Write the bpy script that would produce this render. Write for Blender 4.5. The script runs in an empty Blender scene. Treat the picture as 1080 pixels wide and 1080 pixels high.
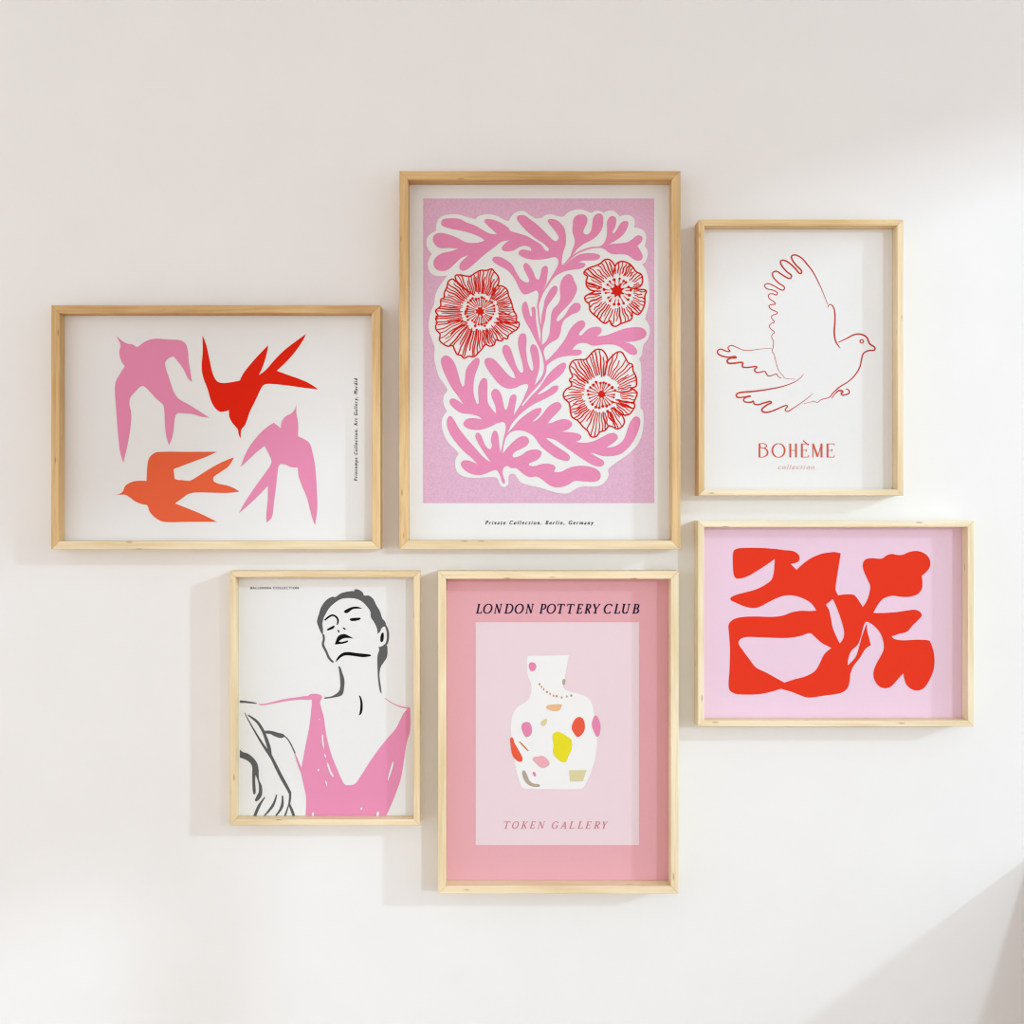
import bpy, bmesh, math, random
from mathutils import Vector, Matrix
from mathutils.geometry import delaunay_2d_cdt, tessellate_polygon

# ------------------------------------------------------------------ scene scale
PX = 0.0015          # one photograph pixel on the wall plane, in metres
DIST = 1200.0        # camera distance in the same unit
EYE = 1.5            # camera height (m)
scn = bpy.context.scene
COL = scn.collection

# ------------------------------------------------------------------ camera
cam_d = bpy.data.cameras.new('camera')
cam_d.sensor_width = 36.0
cam_d.lens = 36.0 * DIST / 1080.0
cam = bpy.data.objects.new('camera', cam_d)
cam.location = (0, -DIST * PX, EYE)
cam.rotation_euler = (math.pi / 2, 0, 0)
COL.objects.link(cam)
scn.camera = cam

# ------------------------------------------------------------------ light
world = bpy.data.worlds.new('room_daylight')
world.use_nodes = True
bg = world.node_tree.nodes['Background']
bg.inputs['Color'].default_value = (0.975, 0.99, 1.01, 1)
bg.inputs['Strength'].default_value = 1.29
scn.world = world

def sun(name, travel, strength, color, angle):
    d = bpy.data.lights.new(name, 'SUN')
    d.energy = strength; d.color = color; d.angle = math.radians(angle)
    o = bpy.data.objects.new(name, d)
    o.rotation_euler = Vector(travel).to_track_quat('-Z', 'Y').to_euler()
    o.location = (3, -2, 3)
    COL.objects.link(o)
SUN_LOW = (-2.15, 1.0, -0.80)
SUN_HIGH = (-0.70, 1.0, -0.22)
sun('low_sun', SUN_LOW, 0.95, (0.66, 0.87, 1.0), 2.2)
sun('window_sun', SUN_HIGH, 0.63, (0.70, 0.88, 1.0), 2.4)

scn.view_settings.view_transform = 'Standard'
scn.view_settings.look = 'None'
scn.view_settings.gamma = 1.0
scn.view_settings.exposure = 0.06
scn.view_settings.use_curve_mapping = False
scn.cycles.filter_width = 1.2

# ------------------------------------------------------------------ materials
def lin(c):
    return tuple(((v / 255) / 12.92 if v / 255 <= 0.04045 else ((v / 255 + 0.055) / 1.055) ** 2.4) for v in c)

def mat_plain(name, rgb, rough=0.9, grain=0.0, scale=700.0, spec=0.2, gain=0.95):
    m = bpy.data.materials.new(name); m.use_nodes = True
    nt = m.node_tree; b = nt.nodes['Principled BSDF']
    c = [min(1, v * gain) for v in lin(rgb)] + [1]
    b.inputs['Base Color'].default_value = c
    b.inputs['Roughness'].default_value = rough
    b.inputs['Specular IOR Level'].default_value = spec
    if grain:
        tc = nt.nodes.new('ShaderNodeTexCoord')
        n = nt.nodes.new('ShaderNodeTexNoise'); n.inputs['Scale'].default_value = scale
        n.inputs['Detail'].default_value = 3.0
        r = nt.nodes.new('ShaderNodeMapRange')
        r.inputs['From Min'].default_value = 0.25; r.inputs['From Max'].default_value = 0.75
        r.inputs['To Min'].default_value = 1 - grain; r.inputs['To Max'].default_value = 1 + grain
        v = nt.nodes.new('ShaderNodeVectorMath'); v.operation = 'SCALE'
        v.inputs[0].default_value = c[:3]
        nt.links.new(tc.outputs['Object'], n.inputs['Vector'])
        nt.links.new(n.outputs['Fac'], r.inputs['Value'])
        nt.links.new(r.outputs['Result'], v.inputs['Scale'])
        nt.links.new(v.outputs['Vector'], b.inputs['Base Color'])
    return m

def mat_wall(name, rgb):
    m = mat_plain(name, rgb, 0.95, 0.012, 9.0, 0.1, 1.0)
    nt = m.node_tree; b = nt.nodes['Principled BSDF']
    n = nt.nodes.new('ShaderNodeTexNoise'); n.inputs['Scale'].default_value = 260
    bp = nt.nodes.new('ShaderNodeBump'); bp.inputs['Strength'].default_value = 0.03
    bp.inputs['Distance'].default_value = 0.001
    nt.links.new(n.outputs['Fac'], bp.inputs['Height'])
    nt.links.new(bp.outputs['Normal'], b.inputs['Normal'])
    return m

_wood = {}
def mat_wood(dark, light, name):
    """pine: grain runs along the object's own X axis, with a few small knots"""
    if name in _wood: return _wood[name]
    m = bpy.data.materials.new(name); m.use_nodes = True
    nt = m.node_tree; b = nt.nodes['Principled BSDF']; L = nt.links.new
    b.inputs['Roughness'].default_value = 0.55
    b.inputs['Specular IOR Level'].default_value = 0.3
    tc = nt.nodes.new('ShaderNodeTexCoord'); oi = nt.nodes.new('ShaderNodeObjectInfo')
    off = nt.nodes.new('ShaderNodeVectorMath'); off.operation = 'SCALE'
    off.inputs[0].default_value = (7.3, 3.1, 1.7)
    L(oi.outputs['Random'], off.inputs['Scale'])
    add = nt.nodes.new('ShaderNodeVectorMath'); add.operation = 'ADD'
    L(tc.outputs['Object'], add.inputs[0]); L(off.outputs['Vector'], add.inputs[1])
    mp = nt.nodes.new('ShaderNodeMapping'); mp.inputs['Scale'].default_value = (9, 210, 210)
    L(add.outputs['Vector'], mp.inputs['Vector'])
    n = nt.nodes.new('ShaderNodeTexNoise'); n.inputs['Scale'].default_value = 1.0
    n.inputs['Detail'].default_value = 4; n.inputs['Distortion'].default_value = 0.6
    L(mp.outputs['Vector'], n.inputs['Vector'])
    mp2 = nt.nodes.new('ShaderNodeMapping'); mp2.inputs['Scale'].default_value = (5, 22, 22)
    L(add.outputs['Vector'], mp2.inputs['Vector'])
    n2 = nt.nodes.new('ShaderNodeTexNoise'); n2.inputs['Scale'].default_value = 1.0
    n2.inputs['Detail'].default_value = 2
    L(mp2.outputs['Vector'], n2.inputs['Vector'])
    mx = nt.nodes.new('ShaderNodeMath'); mx.operation = 'MULTIPLY_ADD'; mx.inputs[1].default_value = 0.5
    L(n2.outputs['Fac'], mx.inputs[0])
    half = nt.nodes.new('ShaderNodeMath'); half.operation = 'MULTIPLY'; half.inputs[1].default_value = 0.5
    L(n.outputs['Fac'], half.inputs[0]); L(half.outputs[0], mx.inputs[2])
    cr = nt.nodes.new('ShaderNodeValToRGB')
    cr.color_ramp.elements[0].position = 0.38; cr.color_ramp.elements[0].color = (*lin(dark), 1)
    cr.color_ramp.elements[1].position = 0.60; cr.color_ramp.elements[1].color = (*lin(light), 1)
    L(mx.outputs[0], cr.inputs['Fac'])
    vm = nt.nodes.new('ShaderNodeMapping'); vm.inputs['Scale'].default_value = (18, 75, 75)
    L(add.outputs['Vector'], vm.inputs['Vector'])
    vo = nt.nodes.new('ShaderNodeTexVoronoi'); vo.inputs['Scale'].default_value = 1.0
    L(vm.outputs['Vector'], vo.inputs['Vector'])
    kr = nt.nodes.new('ShaderNodeMapRange'); kr.inputs['From Min'].default_value = 0.05
    kr.inputs['From Max'].default_value = 0.13
    kr.inputs['To Min'].default_value = 0.5; kr.inputs['To Max'].default_value = 0.0
    L(vo.outputs['Distance'], kr.inputs['Value'])
    mk = nt.nodes.new('ShaderNodeMixRGB'); mk.inputs['Color2'].default_value = (*lin((132, 84, 40)), 1)
    L(kr.outputs['Result'], mk.inputs['Fac']); L(cr.outputs['Color'], mk.inputs['Color1'])
    L(mk.outputs['Color'], b.inputs['Base Color'])
    bp = nt.nodes.new('ShaderNodeBump'); bp.inputs['Strength'].default_value = 0.08
    bp.inputs['Distance'].default_value = 0.0005
    L(n.outputs['Fac'], bp.inputs['Height']); L(bp.outputs['Normal'], b.inputs['Normal'])
    _wood[name] = m
    return m

# ------------------------------------------------------------------ object helpers
def link(name, me, parent=None, mats=()):
    o = bpy.data.objects.new(name, me); COL.objects.link(o)
    if parent is not None: o.parent = parent
    for m in mats: me.materials.append(m)
    return o

def bm_obj(name, bm, mat, parent=None):
    me = bpy.data.meshes.new(name); bm.to_mesh(me); bm.free()
    return link(name, me, parent, [mat] if mat else [])

def add_box(bm, lo, hi):
    vs = [bm.verts.new((x, y, z)) for x in (lo[0], hi[0]) for y in (lo[1], hi[1]) for z in (lo[2], hi[2])]
    for f in ((0, 1, 3, 2), (4, 6, 7, 5), (0, 4, 5, 1), (2, 3, 7, 6), (0, 2, 6, 4), (1, 5, 7, 3)):
        bm.faces.new([vs[i] for i in f])
    bmesh.ops.recalc_face_normals(bm, faces=bm.faces)

def structure(name, boxes, mat):
    bm = bmesh.new()
    for lo, hi in boxes: add_box(bm, lo, hi)
    o = bm_obj(name, bm, mat); o['kind'] = 'structure'
    return o

def to_x(px, h=0.0): return (px - 540.0) * (DIST - h) / DIST * PX
def to_z(py, h=0.0): return EYE + (540.0 - py) * (DIST - h) / DIST * PX

# ------------------------------------------------------------------ drawing helpers (shapes in photo pixels)
TILES = {}
def parse(s):
    pts = []; ox = oy = 0.0; sc = 1.0
    for tok in s.replace('\n', ' ').split(','):
        tok = tok.strip()
        if not tok: continue
        if tok[0] == '@':
            t, tok = tok[1:].split(None, 1)
            ox, oy, sc = TILES[t]
        corner = tok.endswith('c')
        a = tok.rstrip('c').split()
        pts.append((ox + float(a[0]) / sc, oy + float(a[1]) / sc, corner))
    return pts

def smooth(pts, closed=True, sub=5):
    n = len(pts); out = []
    P = [Vector(p[:2]) for p in pts]
    def tan(i):
        if pts[i][2]: return None
        if not closed and i in (0, n - 1): return None
        d = P[(i + 1) % n] - P[(i - 1) % n]
        return d.normalized() if d.length > 1e-6 else None
    for i in range(n if closed else n - 1):
        j = (i + 1) % n
        a, b = P[i], P[j]; l = (b - a).length / 3
        ta, tb = tan(i), tan(j)
        h2 = b - tb * l if tb else None
        h1 = a + ta * l if ta else a + ((h2 if h2 else b) - a) * 0.33
        if h2 is None: h2 = b + (h1 - b) * 0.33
        for k in range(sub):
            t = k / sub; u = 1 - t
            out.append(a * u ** 3 + h1 * 3 * u * u * t + h2 * 3 * u * t * t + b * t ** 3)
    if not closed: out.append(P[-1])
    return out

class Ink:
    """flat printed shapes in one ink, collected into one mesh lying on the paper"""
    def __init__(self): self.v = []; self.f = []; self.z = []; self.lv = 0
    def flat(self):
        self.lv += 1; self.z += [float(self.lv)] * (len(self.v) - len(self.z))
    def fill(self, outer, holes=(), sub=5):
        loops = [smooth(parse(outer) if isinstance(outer, str) else outer, True, sub)]
        for h in holes: loops.append(smooth(parse(h), True, sub))
        self.fill_raw(loops)
    def fill_raw(self, loops):
        if len(loops) > 1:
            o = len(self.v); flat = [p for lp in loops for p in lp]
            self.v += [tuple(p) for p in flat]
            self.f += [[o + k for k in t] for t in tessellate_polygon([[Vector((p[0], p[1], 0)) for p in lp] for lp in loops])]
            self.flat(); return
        vs = []; es = []
        for lp in loops:
            o = len(vs); vs += [Vector(p) for p in lp]
            es += [(o + i, o + (i + 1) % len(lp)) for i in range(len(lp))]
        r = delaunay_2d_cdt(vs, es, [], 1, 1e-4)
        o = len(self.v); self.v += [tuple(p) for p in r[0]]
        self.f += [[o + i for i in f] for f in r[2]]
        self.flat()
    def rect(self, x0, y0, x1, y1):
        o = len(self.v); self.v += [(x0, y0), (x1, y0), (x1, y1), (x0, y1)]
        self.f.append([o, o + 1, o + 2, o + 3]); self.flat()
    def disc(self, x, y, r, ry=None, n=14):
        o = len(self.v); ry = ry or r
        self.v += [(x + r * math.cos(2 * math.pi * i / n), y + ry * math.sin(2 * math.pi * i / n)) for i in range(n)]
        self.f.append(list(range(o, o + n))); self.flat()
    def stroke(self, pts, widths, sub=5, closed=False, pen=None, cap=True):
        """widths: list of pixel widths spread along the path; pen: (thin, thick) broad-nib pen"""
        if isinstance(pts, str): pts = parse(pts)
        if len(pts) and len(pts[0]) == 2: pts = [(a, b, False) for a, b in pts]
        P = smooth(pts, closed, sub)
        Q = [P[0]]
        for p in P[1:]:
            if (p - Q[-1]).length > 1e-4: Q.append(p)
        P = Q; n = len(P)
        if n < 2: return
        acc = [0.0]
        for i in range(1, n): acc.append(acc[-1] + (P[i] - P[i - 1]).length)
        tot = acc[-1]; o = len(self.v)
        for i in range(n):
            a = P[i - 1] if i or closed else P[0]
            b = P[(i + 1) % n] if i < n - 1 or closed else P[-1]
            d = b - a
            d = d.normalized() if d.length > 1e-9 else Vector((1, 0))
            if pen:
                w = pen[0] + (pen[1] - pen[0]) * abs(d.y) ** 1.3
            else:
                t = acc[i] / tot * (len(widths) - 1); k = min(int(t), len(widths) - 2) if len(widths) > 1 else 0
                w = widths[0] if len(widths) == 1 else widths[k] + (widths[k + 1] - widths[k]) * (t - k)
            nrm = Vector((-d.y, d.x)) * w * 0.5
            self.v.append(tuple(P[i] + nrm)); self.v.append(tuple(P[i] - nrm))
        for i in range(n - 1 + (1 if closed else 0)):
            j = (i + 1) % n
            self.f.append([o + 2 * i, o + 2 * j, o + 2 * j + 1, o + 2 * i + 1])
        self.lv += 1; self.z += [self.lv + 0.9 * (k // 2) / n for k in range(2 * n)]
    def build(self, name, mat, parent, h, ofs):
        """h: height above the wall in pixels; ofs: parent's world position"""
        me = bpy.data.meshes.new(name)
        if len(self.z) < len(self.v): self.flat()
        top = max(self.z) or 1.0
        vs = [(to_x(x, h) - ofs[0], -(h + 0.14 * zz / top) * PX - ofs[1], to_z(y, h) - ofs[2]) for (x, y), zz in zip(self.v, self.z)]
        fs = []
        for f in self.f:
            a = 0.0
            for i in range(len(f)):
                x1, _, z1 = vs[f[i]]; x2, _, z2 = vs[f[(i + 1) % len(f)]]
                a += x1 * z2 - x2 * z1
            if abs(a) < 1e-13: continue
            fs.append(f if a > 0 else f[::-1])      # normals face the room (-Y)
        me.from_pydata(vs, [], fs); me.update()
        return link(name, me, parent, [mat])

# ------------------------------------------------------------------ hand-drawn serif capitals (unit box, y up)
def arc(cx, cy, rx, ry, a0, a1, n=14):
    return [(cx + rx * math.cos(math.radians(a0 + (a1 - a0) * i / n)), cy + ry * math.sin(math.radians(a0 + (a1 - a0) * i / n))) for i in range(n + 1)]
# each stroke: (kind, points) with kind k = thick, t = thin, a = broad nib
def S(*p): return list(p)
GL = {
 'L': [('k', S((.25, 0), (.25, 1))), ('t', S((0, 0), (1, 0))), ('t', S((1, 0), (1, .24))), ('t', S((.02, 1), (.5, 1)))],
 'O': [('a', arc(.5, .5, .46, .51, 90, 450, 26))],
 'N': [('t', S((.14, 0), (.14, 1))), ('k', S((.14, 1), (.86, 0))), ('t', S((.86, 0), (.86, 1))), ('t', S((0, 0), (.32, 0))), ('t', S((.68, 1), (1, 1))), ('t', S((0, 1), (.16, 1)))],
 'D': [('k', S((.2, 0), (.2, 1))), ('a', S((.2, 1), (.45, 1)) + arc(.48, .5, .46, .5, 80, -80) + S((.45, 0), (.2, 0))), ('t', S((0, 1), (.3, 1))), ('t', S((0, 0), (.3, 0)))],
 'P': [('k', S((.25, 0), (.25, 1))), ('a', S((.25, 1), (.5, 1)) + arc(.55, .73, .4, .27, 80, -80) + S((.5, .46), (.28, .46))), ('t', S((0, 1), (.3, 1))), ('t', S((0, 0), (.55, 0)))],
 'T': [('k', S((.5, 0), (.5, 1))), ('t', S((0, 1), (1, 1))), ('t', S((.02, 1), (.02, .78))), ('t', S((.98, 1), (.98, .78))), ('t', S((.26, 0), (.74, 0)))],
 'E': [('k', S((.22, 0), (.22, 1))), ('t', S((0, 1), (.95, 1))), ('t', S((.95, 1), (.95, .8))), ('t', S((.22, .52), (.72, .52))), ('t', S((.72, .62), (.72, .42))), ('t', S((0, 0), (1, 0))), ('t', S((1, 0), (1, .24)))],
 'R': [('k', S((.22, 0), (.22, 1))), ('a', S((.22, 1), (.45, 1)) + arc(.48, .75, .36, .25, 80, -80) + S((.45, .5), (.25, .5))), ('k', S((.45, .5), (.92, 0))), ('t', S((.86, 0), (1, 0))), ('t', S((0, 1), (.3, 1))), ('t', S((0, 0), (.48, 0)))],
 'Y': [('k', S((.1, 1), (.5, .46))), ('t', S((.92, 1), (.5, .46))), ('k', S((.5, .46), (.5, 0))), ('t', S((0, 1), (.3, 1))), ('t', S((.72, 1), (1, 1))), ('t', S((.26, 0), (.74, 0)))],
 'C': [('a', arc(.54, .5, .5, .51, 42, 318, 22)), ('t', S((.93, .98), (.93, .76)))],
 'G': [('a', arc(.52, .5, .48, .51, 45, 300, 22)), ('k', S((.86, .06), (.86, .42))), ('t', S((.66, .42), (1, .42))), ('t', S((.88, .98), (.88, .76)))],
 'U': [('k', S((.2, 1), (.2, .36))), ('a', S((.2, .36)) + arc(.52, .33, .32, .34, 180, 340, 12)), ('t', S((.84, .3), (.84, 1))), ('t', S((0, 1), (.4, 1))), ('t', S((.68, 1), (1, 1)))],
 'B': [('k', S((.22, 0), (.22, 1))), ('a', S((.22, 1), (.45, 1)) + arc(.48, .76, .34, .24, 80, -80) + S((.45, .52), (.22, .52))), ('a', S((.45, .52)) + arc(.5, .26, .44, .26, 80, -80) + S((.45, 0), (.22, 0))), ('t', S((0, 1), (.3, 1))), ('t', S((0, 0), (.3, 0)))],
 'K': [('k', S((.22, 0), (.22, 1))), ('t', S((.9, 1), (.25, .42))), ('k', S((.42, .55), (.92, 0))), ('t', S((0, 1), (.44, 1))), ('t', S((0, 0), (.44, 0))), ('t', S((.72, 1), (1, 1))), ('t', S((.8, 0), (1, 0)))],
 'A': [('t', S((.5, 1), (.12, 0))), ('k', S((.5, 1), (.86, 0))), ('t', S((.24, .34), (.74, .34))), ('t', S((0, 0), (.28, 0))), ('t', S((.7, 0), (1, 0)))],
}
def serif_letter(ink, ch, x0, x1, base, cap, shear, thin, thick):
    """the slanted glyph is scaled sideways until it spans x0..x1"""
    Hh = base - cap; sh = shear * Hh
    allp = [p for _, pts in GL[ch] for p in pts]
    span = lambda w: (min(x * w + sh * y for x, y in allp), max(x * w + sh * y for x, y in allp))
    lo, hi = 0.5, 60.0
    for _ in range(30):
        mid = (lo + hi) / 2; s0, s1 = span(mid)
        if s1 - s0 < x1 - x0 - thin: lo = mid
        else: hi = mid
    w = lo; x0 = x0 + thin / 2 - span(w)[0]
    for kind, pts in GL[ch]:
        q = [(x0 + x * w + sh * y, base - y * Hh, len(pts) == 2) for x, y in pts]
        if kind == 'a': ink.stroke(q, [1], sub=2, pen=(thin, thick))
        else: ink.stroke(q, [thick if kind == 'k' else thin], sub=1)

def caption(name, text, x0, x1, base, cap, mat, parent, h, ofs, shear=0.0, vertical=None, bold=0.0, track=1.5):
    """small type: built-in outline font, fitted to the measured width and height"""
    cu = bpy.data.curves.new('caption_type', 'FONT'); cu.body = text; cu.shear = shear; cu.space_character = track
    tmp = bpy.data.objects.new('caption_type', cu); COL.objects.link(tmp)
    dg = bpy.context.evaluated_depsgraph_get(); dg.update()
    me0 = tmp.evaluated_get(dg).to_mesh()
    vs = [v.co.copy() for v in me0.vertices]; fs = [list(p.vertices) for p in me0.polygons]
    tmp.evaluated_get(dg).to_mesh_clear()
    bpy.data.objects.remove(tmp); bpy.data.curves.remove(cu)
    ax, bx = min(v.x for v in vs), max(v.x for v in vs)
    capu = 0.72
    ink = Ink()
    for sh in ((-bold, bold) if bold else (0.0,)):
        o = len(ink.v)
        for v in vs:
            u = (v.x - ax) / (bx - ax); t = v.y / capu
            along = x0 + u * (x1 - x0) + (sh if x1 > x0 else -sh); across = base - t * (base - cap)
            ink.v.append((along, across) if vertical is None else (across, along))
        ink.f += [[o + k for k in f] for f in fs]
        ink.flat()
    return ink.build(name, mat, parent, h, ofs)

# ------------------------------------------------------------------ room shell
WALL = mat_wall('white_wall_paint', (240, 240, 240))
FLOORM = mat_wood((176, 140, 100), (205, 172, 130), 'oak_floor_boards')
structure('wall_back', [((-2.6, 0, 0), (2.1, 0.12, 2.7))], WALL)
WX = to_x(1940)                                    # room face of the window wall
WIN_Y0, WIN_Y1, WIN_Z0, WIN_Z1 = -0.08, -3.70, 0.70, EYE + (540 + 150) * PX
W2_Y0, W2_Y1, W2_Z0, W2_Z1 = -3.78, -4.80, 0.30, 1.79
structure('wall_right', [
    ((WX, WIN_Y0, 0), (WX + 0.06, 0.12, 2.7)),
    ((WX, W2_Y0, 0), (WX + 0.06, WIN_Y1, 2.7)),
    ((WX, -5.1, 0), (WX + 0.06, W2_Y1, 2.7)),
    ((WX, WIN_Y1, 0), (WX + 0.06, WIN_Y0, WIN_Z0)),
    ((WX, WIN_Y1, WIN_Z1), (WX + 0.06, WIN_Y0, 2.7)),
    ((WX, W2_Y1, 0), (WX + 0.06, W2_Y0, W2_Z0)),
    ((WX, W2_Y1, W2_Z1), (WX + 0.06, W2_Y0, 2.7))], WALL)
def casing(name, y0, y1, z0, z1):
    w, t = 0.035, 0.012
    structure(name, [((WX - t, y1 - w, z0 - w), (WX, y1, z1 + w)), ((WX - t, y0, z0 - w), (WX, y0 + w, z1 + w)),
                     ((WX - t, y1, z1), (WX, y0, z1 + w)), ((WX - t, y1, z0 - w), (WX, y0, z0))], WALL)
casing('window_1', WIN_Y0, WIN_Y1, WIN_Z0, WIN_Z1)
casing('window_2', W2_Y0, W2_Y1, W2_Z0, W2_Z1)
structure('floor', [((-2.6, -5.1, -0.05), (WX + 0.06, 0.12, 0))], FLOORM)
structure('ceiling', [((-2.6, -5.1, 2.7), (WX + 0.06, 0.12, 2.75))], WALL)
structure('baseboard_back', [((-2.6, -0.015, 0), (WX, 0, 0.09))], WALL)

# ------------------------------------------------------------------ frames
HONEY_SHADED = ((190, 148, 92), (222, 186, 130))  # pine as it looks in shade, shade painted into the wood colour
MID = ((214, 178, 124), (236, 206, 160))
PALE_SUNLIT = ((231, 213, 174), (247, 234, 205))  # pale pine with the sunlight painted into its colour
def tone(t):  # blends painted shade into painted sunlight, rail by rail
    a, b = (HONEY_SHADED, MID) if t < 0.5 else (MID, PALE_SUNLIT)
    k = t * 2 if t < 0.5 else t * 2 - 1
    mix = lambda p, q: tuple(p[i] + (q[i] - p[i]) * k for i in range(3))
    return mat_wood(mix(a[0], b[0]), mix(a[1], b[1]), 'pine_sun_tone_%02d' % round(t * 20))

def rail(name, length, w, d, M, mat, parent):
    """one mitred strip: local X along, Y inward, Z out of the wall (metres)"""
    c = 0.0006; g = 0.00022
    prof = [(0, 0), (0, d - c), (c, d), (w - c, d), (w, d - c), (w, 0)]
    bm = bmesh.new()
    A = [bm.verts.new((y + g, y, z)) for y, z in prof]
    B = [bm.verts.new((length - y - g, y, z)) for y, z in prof]
    n = len(prof)
    for i in range(n):
        j = (i + 1) % n
        bm.faces.new((A[i], A[j], B[j], B[i]))
    bm.faces.new(A[::-1]); bm.faces.new(B)
    bmesh.ops.recalc_face_normals(bm, faces=bm.faces)
    o = bm_obj(name, bm, mat, parent)
    o.matrix_basis = M
    return o

class Frame:
    def __init__(self, rect, w, d, recess, tones, label, paper_mat):
        x0, y0, x1, y1 = rect
        X0, X1, Z1, Z0 = to_x(x0, d), to_x(x1, d), to_z(y0, d), to_z(y1, d)
        self.ofs = ((X0 + X1) / 2, 0.0, Z0)
        e = bpy.data.objects.new('framed_print', None); COL.objects.link(e)
        e.location = self.ofs; e.empty_display_size = 0.05
        e['label'] = label; e['category'] = 'framed print'; e['group'] = 'framed prints hung on the white wall'
        self.e = e
        ox, oz = self.ofs[0], self.ofs[2]
        W, Hh = X1 - X0, Z1 - Z0; wm, dm = w * PX, d * PX
        def M(xa, ya, org):
            m = Matrix.Identity(4)
            for r in range(3): m[r][0] = xa[r]; m[r][1] = ya[r]; m[r][2] = (0, -1, 0)[r]; m[r][3] = org[r]
            return m
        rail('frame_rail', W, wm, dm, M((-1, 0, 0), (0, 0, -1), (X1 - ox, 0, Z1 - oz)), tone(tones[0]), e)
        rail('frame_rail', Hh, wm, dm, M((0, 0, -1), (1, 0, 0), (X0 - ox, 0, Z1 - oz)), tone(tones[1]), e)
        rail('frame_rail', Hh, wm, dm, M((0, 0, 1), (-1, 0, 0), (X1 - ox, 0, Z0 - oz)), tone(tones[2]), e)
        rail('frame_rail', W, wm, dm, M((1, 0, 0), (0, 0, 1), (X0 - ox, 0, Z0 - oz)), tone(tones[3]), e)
        self.h = d - recess
        hp = self.h * PX; gap = 0.0002
        bx0, bx1, bz0, bz1 = X0 + wm + gap - ox, X1 - wm - gap - ox, Z0 + wm + gap - oz, Z1 - wm - gap - oz
        bm = bmesh.new(); add_box(bm, (bx0, -hp + 0.001, bz0), (bx1, 0, bz1))
        bm_obj('backing_board', bm, BOARD, e)
        bm = bmesh.new(); add_box(bm, (bx0, -hp, bz0), (bx1, -hp + 0.001, bz1))
        self.paper = bm_obj('art_paper', bm, paper_mat, e)
    def put(self, ink, name, mat, layer=1, label=None):
        o = ink.build(name, mat, self.paper, self.h + 0.1 + 0.2 * (layer - 1), self.ofs)
        if label: o['label'] = label
        return o
    def cap(self, name, text, x0, x1, base, capy, mat, **k):
        return caption(name, text, x0, x1, base, capy, mat, self.paper, self.h + 0.1, self.ofs, **k)

BOARD = mat_plain('brown_backing_board', (150, 120, 90))
PAPER = mat_plain('white_art_paper', (238, 238, 238), 0.95, 0.015, 900)
BLACK = mat_plain('black_print_ink', (28, 26, 26))

# ================================================================== 1. swallows
PINK_A = mat_plain('pink_bird_ink', (232, 143, 180), 0.95, 0.02, 800)
RED_A = mat_plain('red_bird_ink', (226, 34, 8), 0.95, 0.02, 800)
ORANGE_A = mat_plain('orange_bird_ink', (236, 102, 64), 0.95, 0.02, 800)
fr = Frame((53.9, 321.8, 401.0, 579.5), 8.5, 22, 14, (0.05, 0.2, 0.35, 0.85),  # bottom rail painted paler for the sun, top rail darker for shade
           'landscape framed print of four pink, red and orange swallows, at the left', PAPER)
TILES.update(A1=(115, 345, 7.2), A2=(205, 345, 7.714), A3=(115, 465, 7.2), A4=(245, 415, 7.2))
i = Ink(); i.fill('''@A1 55 65c, 100 105, 145 128, 180 132, 215 150, 260 118, 310 95, 370 88, 450 95, 540 100, 580 125, 598 180, 605 260, 618 340, 630 418c,
600 390, 560 310, 490 222c, 455 235, 428 265, 430 310, 460 400, 490 490, 530 545, 600 585, 680 635, 762 688c, 700 680, 640 662, 570 655, 520 655, 500 690,
490 780, 475 850, 455 895c, 435 830, 425 740, 420 640, 410 590, 360 545, 300 480, 252 447, 200 490, 160 540, 155 590, 168 650, 165 740, 145 870, 108 1030c,
85 950, 70 830, 55 640, 45 490, 50 420, 80 360, 120 298c, 90 250, 78 190, 88 135, 70 95''')
fr.put(i, 'printed_swallow', PINK_A, 1, 'pink swallow diving, upper left of the sheet')
i = Ink(); i.fill('''@A2 65 68c, 95 140, 120 250, 150 380, 185 440, 230 455, 290 450, 370 435c, 400 375, 450 310, 520 230, 600 148c, 590 210, 560 310, 525 390c, 580 350, 650 270,
730 190, 820 120, 910 55c, 870 130, 820 200, 760 270, 670 355c, 750 385, 850 420, 930 455, 1008 505c, 900 495, 760 475, 620 462, 570 468, 545 495, 500 590, 450 690, 430 750,
410 800, 382 835, 378 908c, 360 870, 355 835, 310 780, 285 730, 282 675c, 220 690, 180 670, 140 610, 110 510, 70 400, 60 320, 68 200''')
fr.put(i, 'printed_swallow', RED_A, 1, 'red swallow diving beak down')
i = Ink(); i.fill('''@A3 50 408c, 100 390, 125 340, 180 310, 230 303, 285 305c, 290 200, 305 130, 350 90, 400 83, 600 83, 820 82c, 740 120, 620 165, 490 215c, 495 260, 502 290, 560 298, 615 302,
680 265, 760 215, 850 165, 948 125c, 910 190, 850 235, 795 275, 795 305, 830 325, 900 340, 950 360, 990 385c, 900 395, 780 393, 650 392, 600 405, 550 440, 500 475c, 590 510, 700 555,
820 615c, 600 615, 420 615, 360 590, 310 540, 290 490, 250 480, 200 460, 160 430, 125 410, 90 408''')
fr.put(i, 'printed_swallow', ORANGE_A, 1, 'orange swallow flying left')
i = Ink(); i.fill('''@A4 487 80c, 487 150, 500 230, 498 325c, 560 355, 590 385, 610 450, 630 560, 640 700, 645 880, 628 1000c, 600 920, 570 800, 530 700, 505 630, 498 562c, 450 560, 400 540, 360 540,
345 590, 335 680, 315 840, 300 940, 260 980c, 258 930, 270 800, 270 700c, 200 775, 120 850, 50 910c, 100 820, 180 700, 260 590, 298 520, 280 465, 245 398c, 180 450, 62 560c, 110 440, 170 350,
240 275, 315 222c, 345 245, 370 265c, 375 215, 405 175, 450 150, 475 120''')
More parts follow.
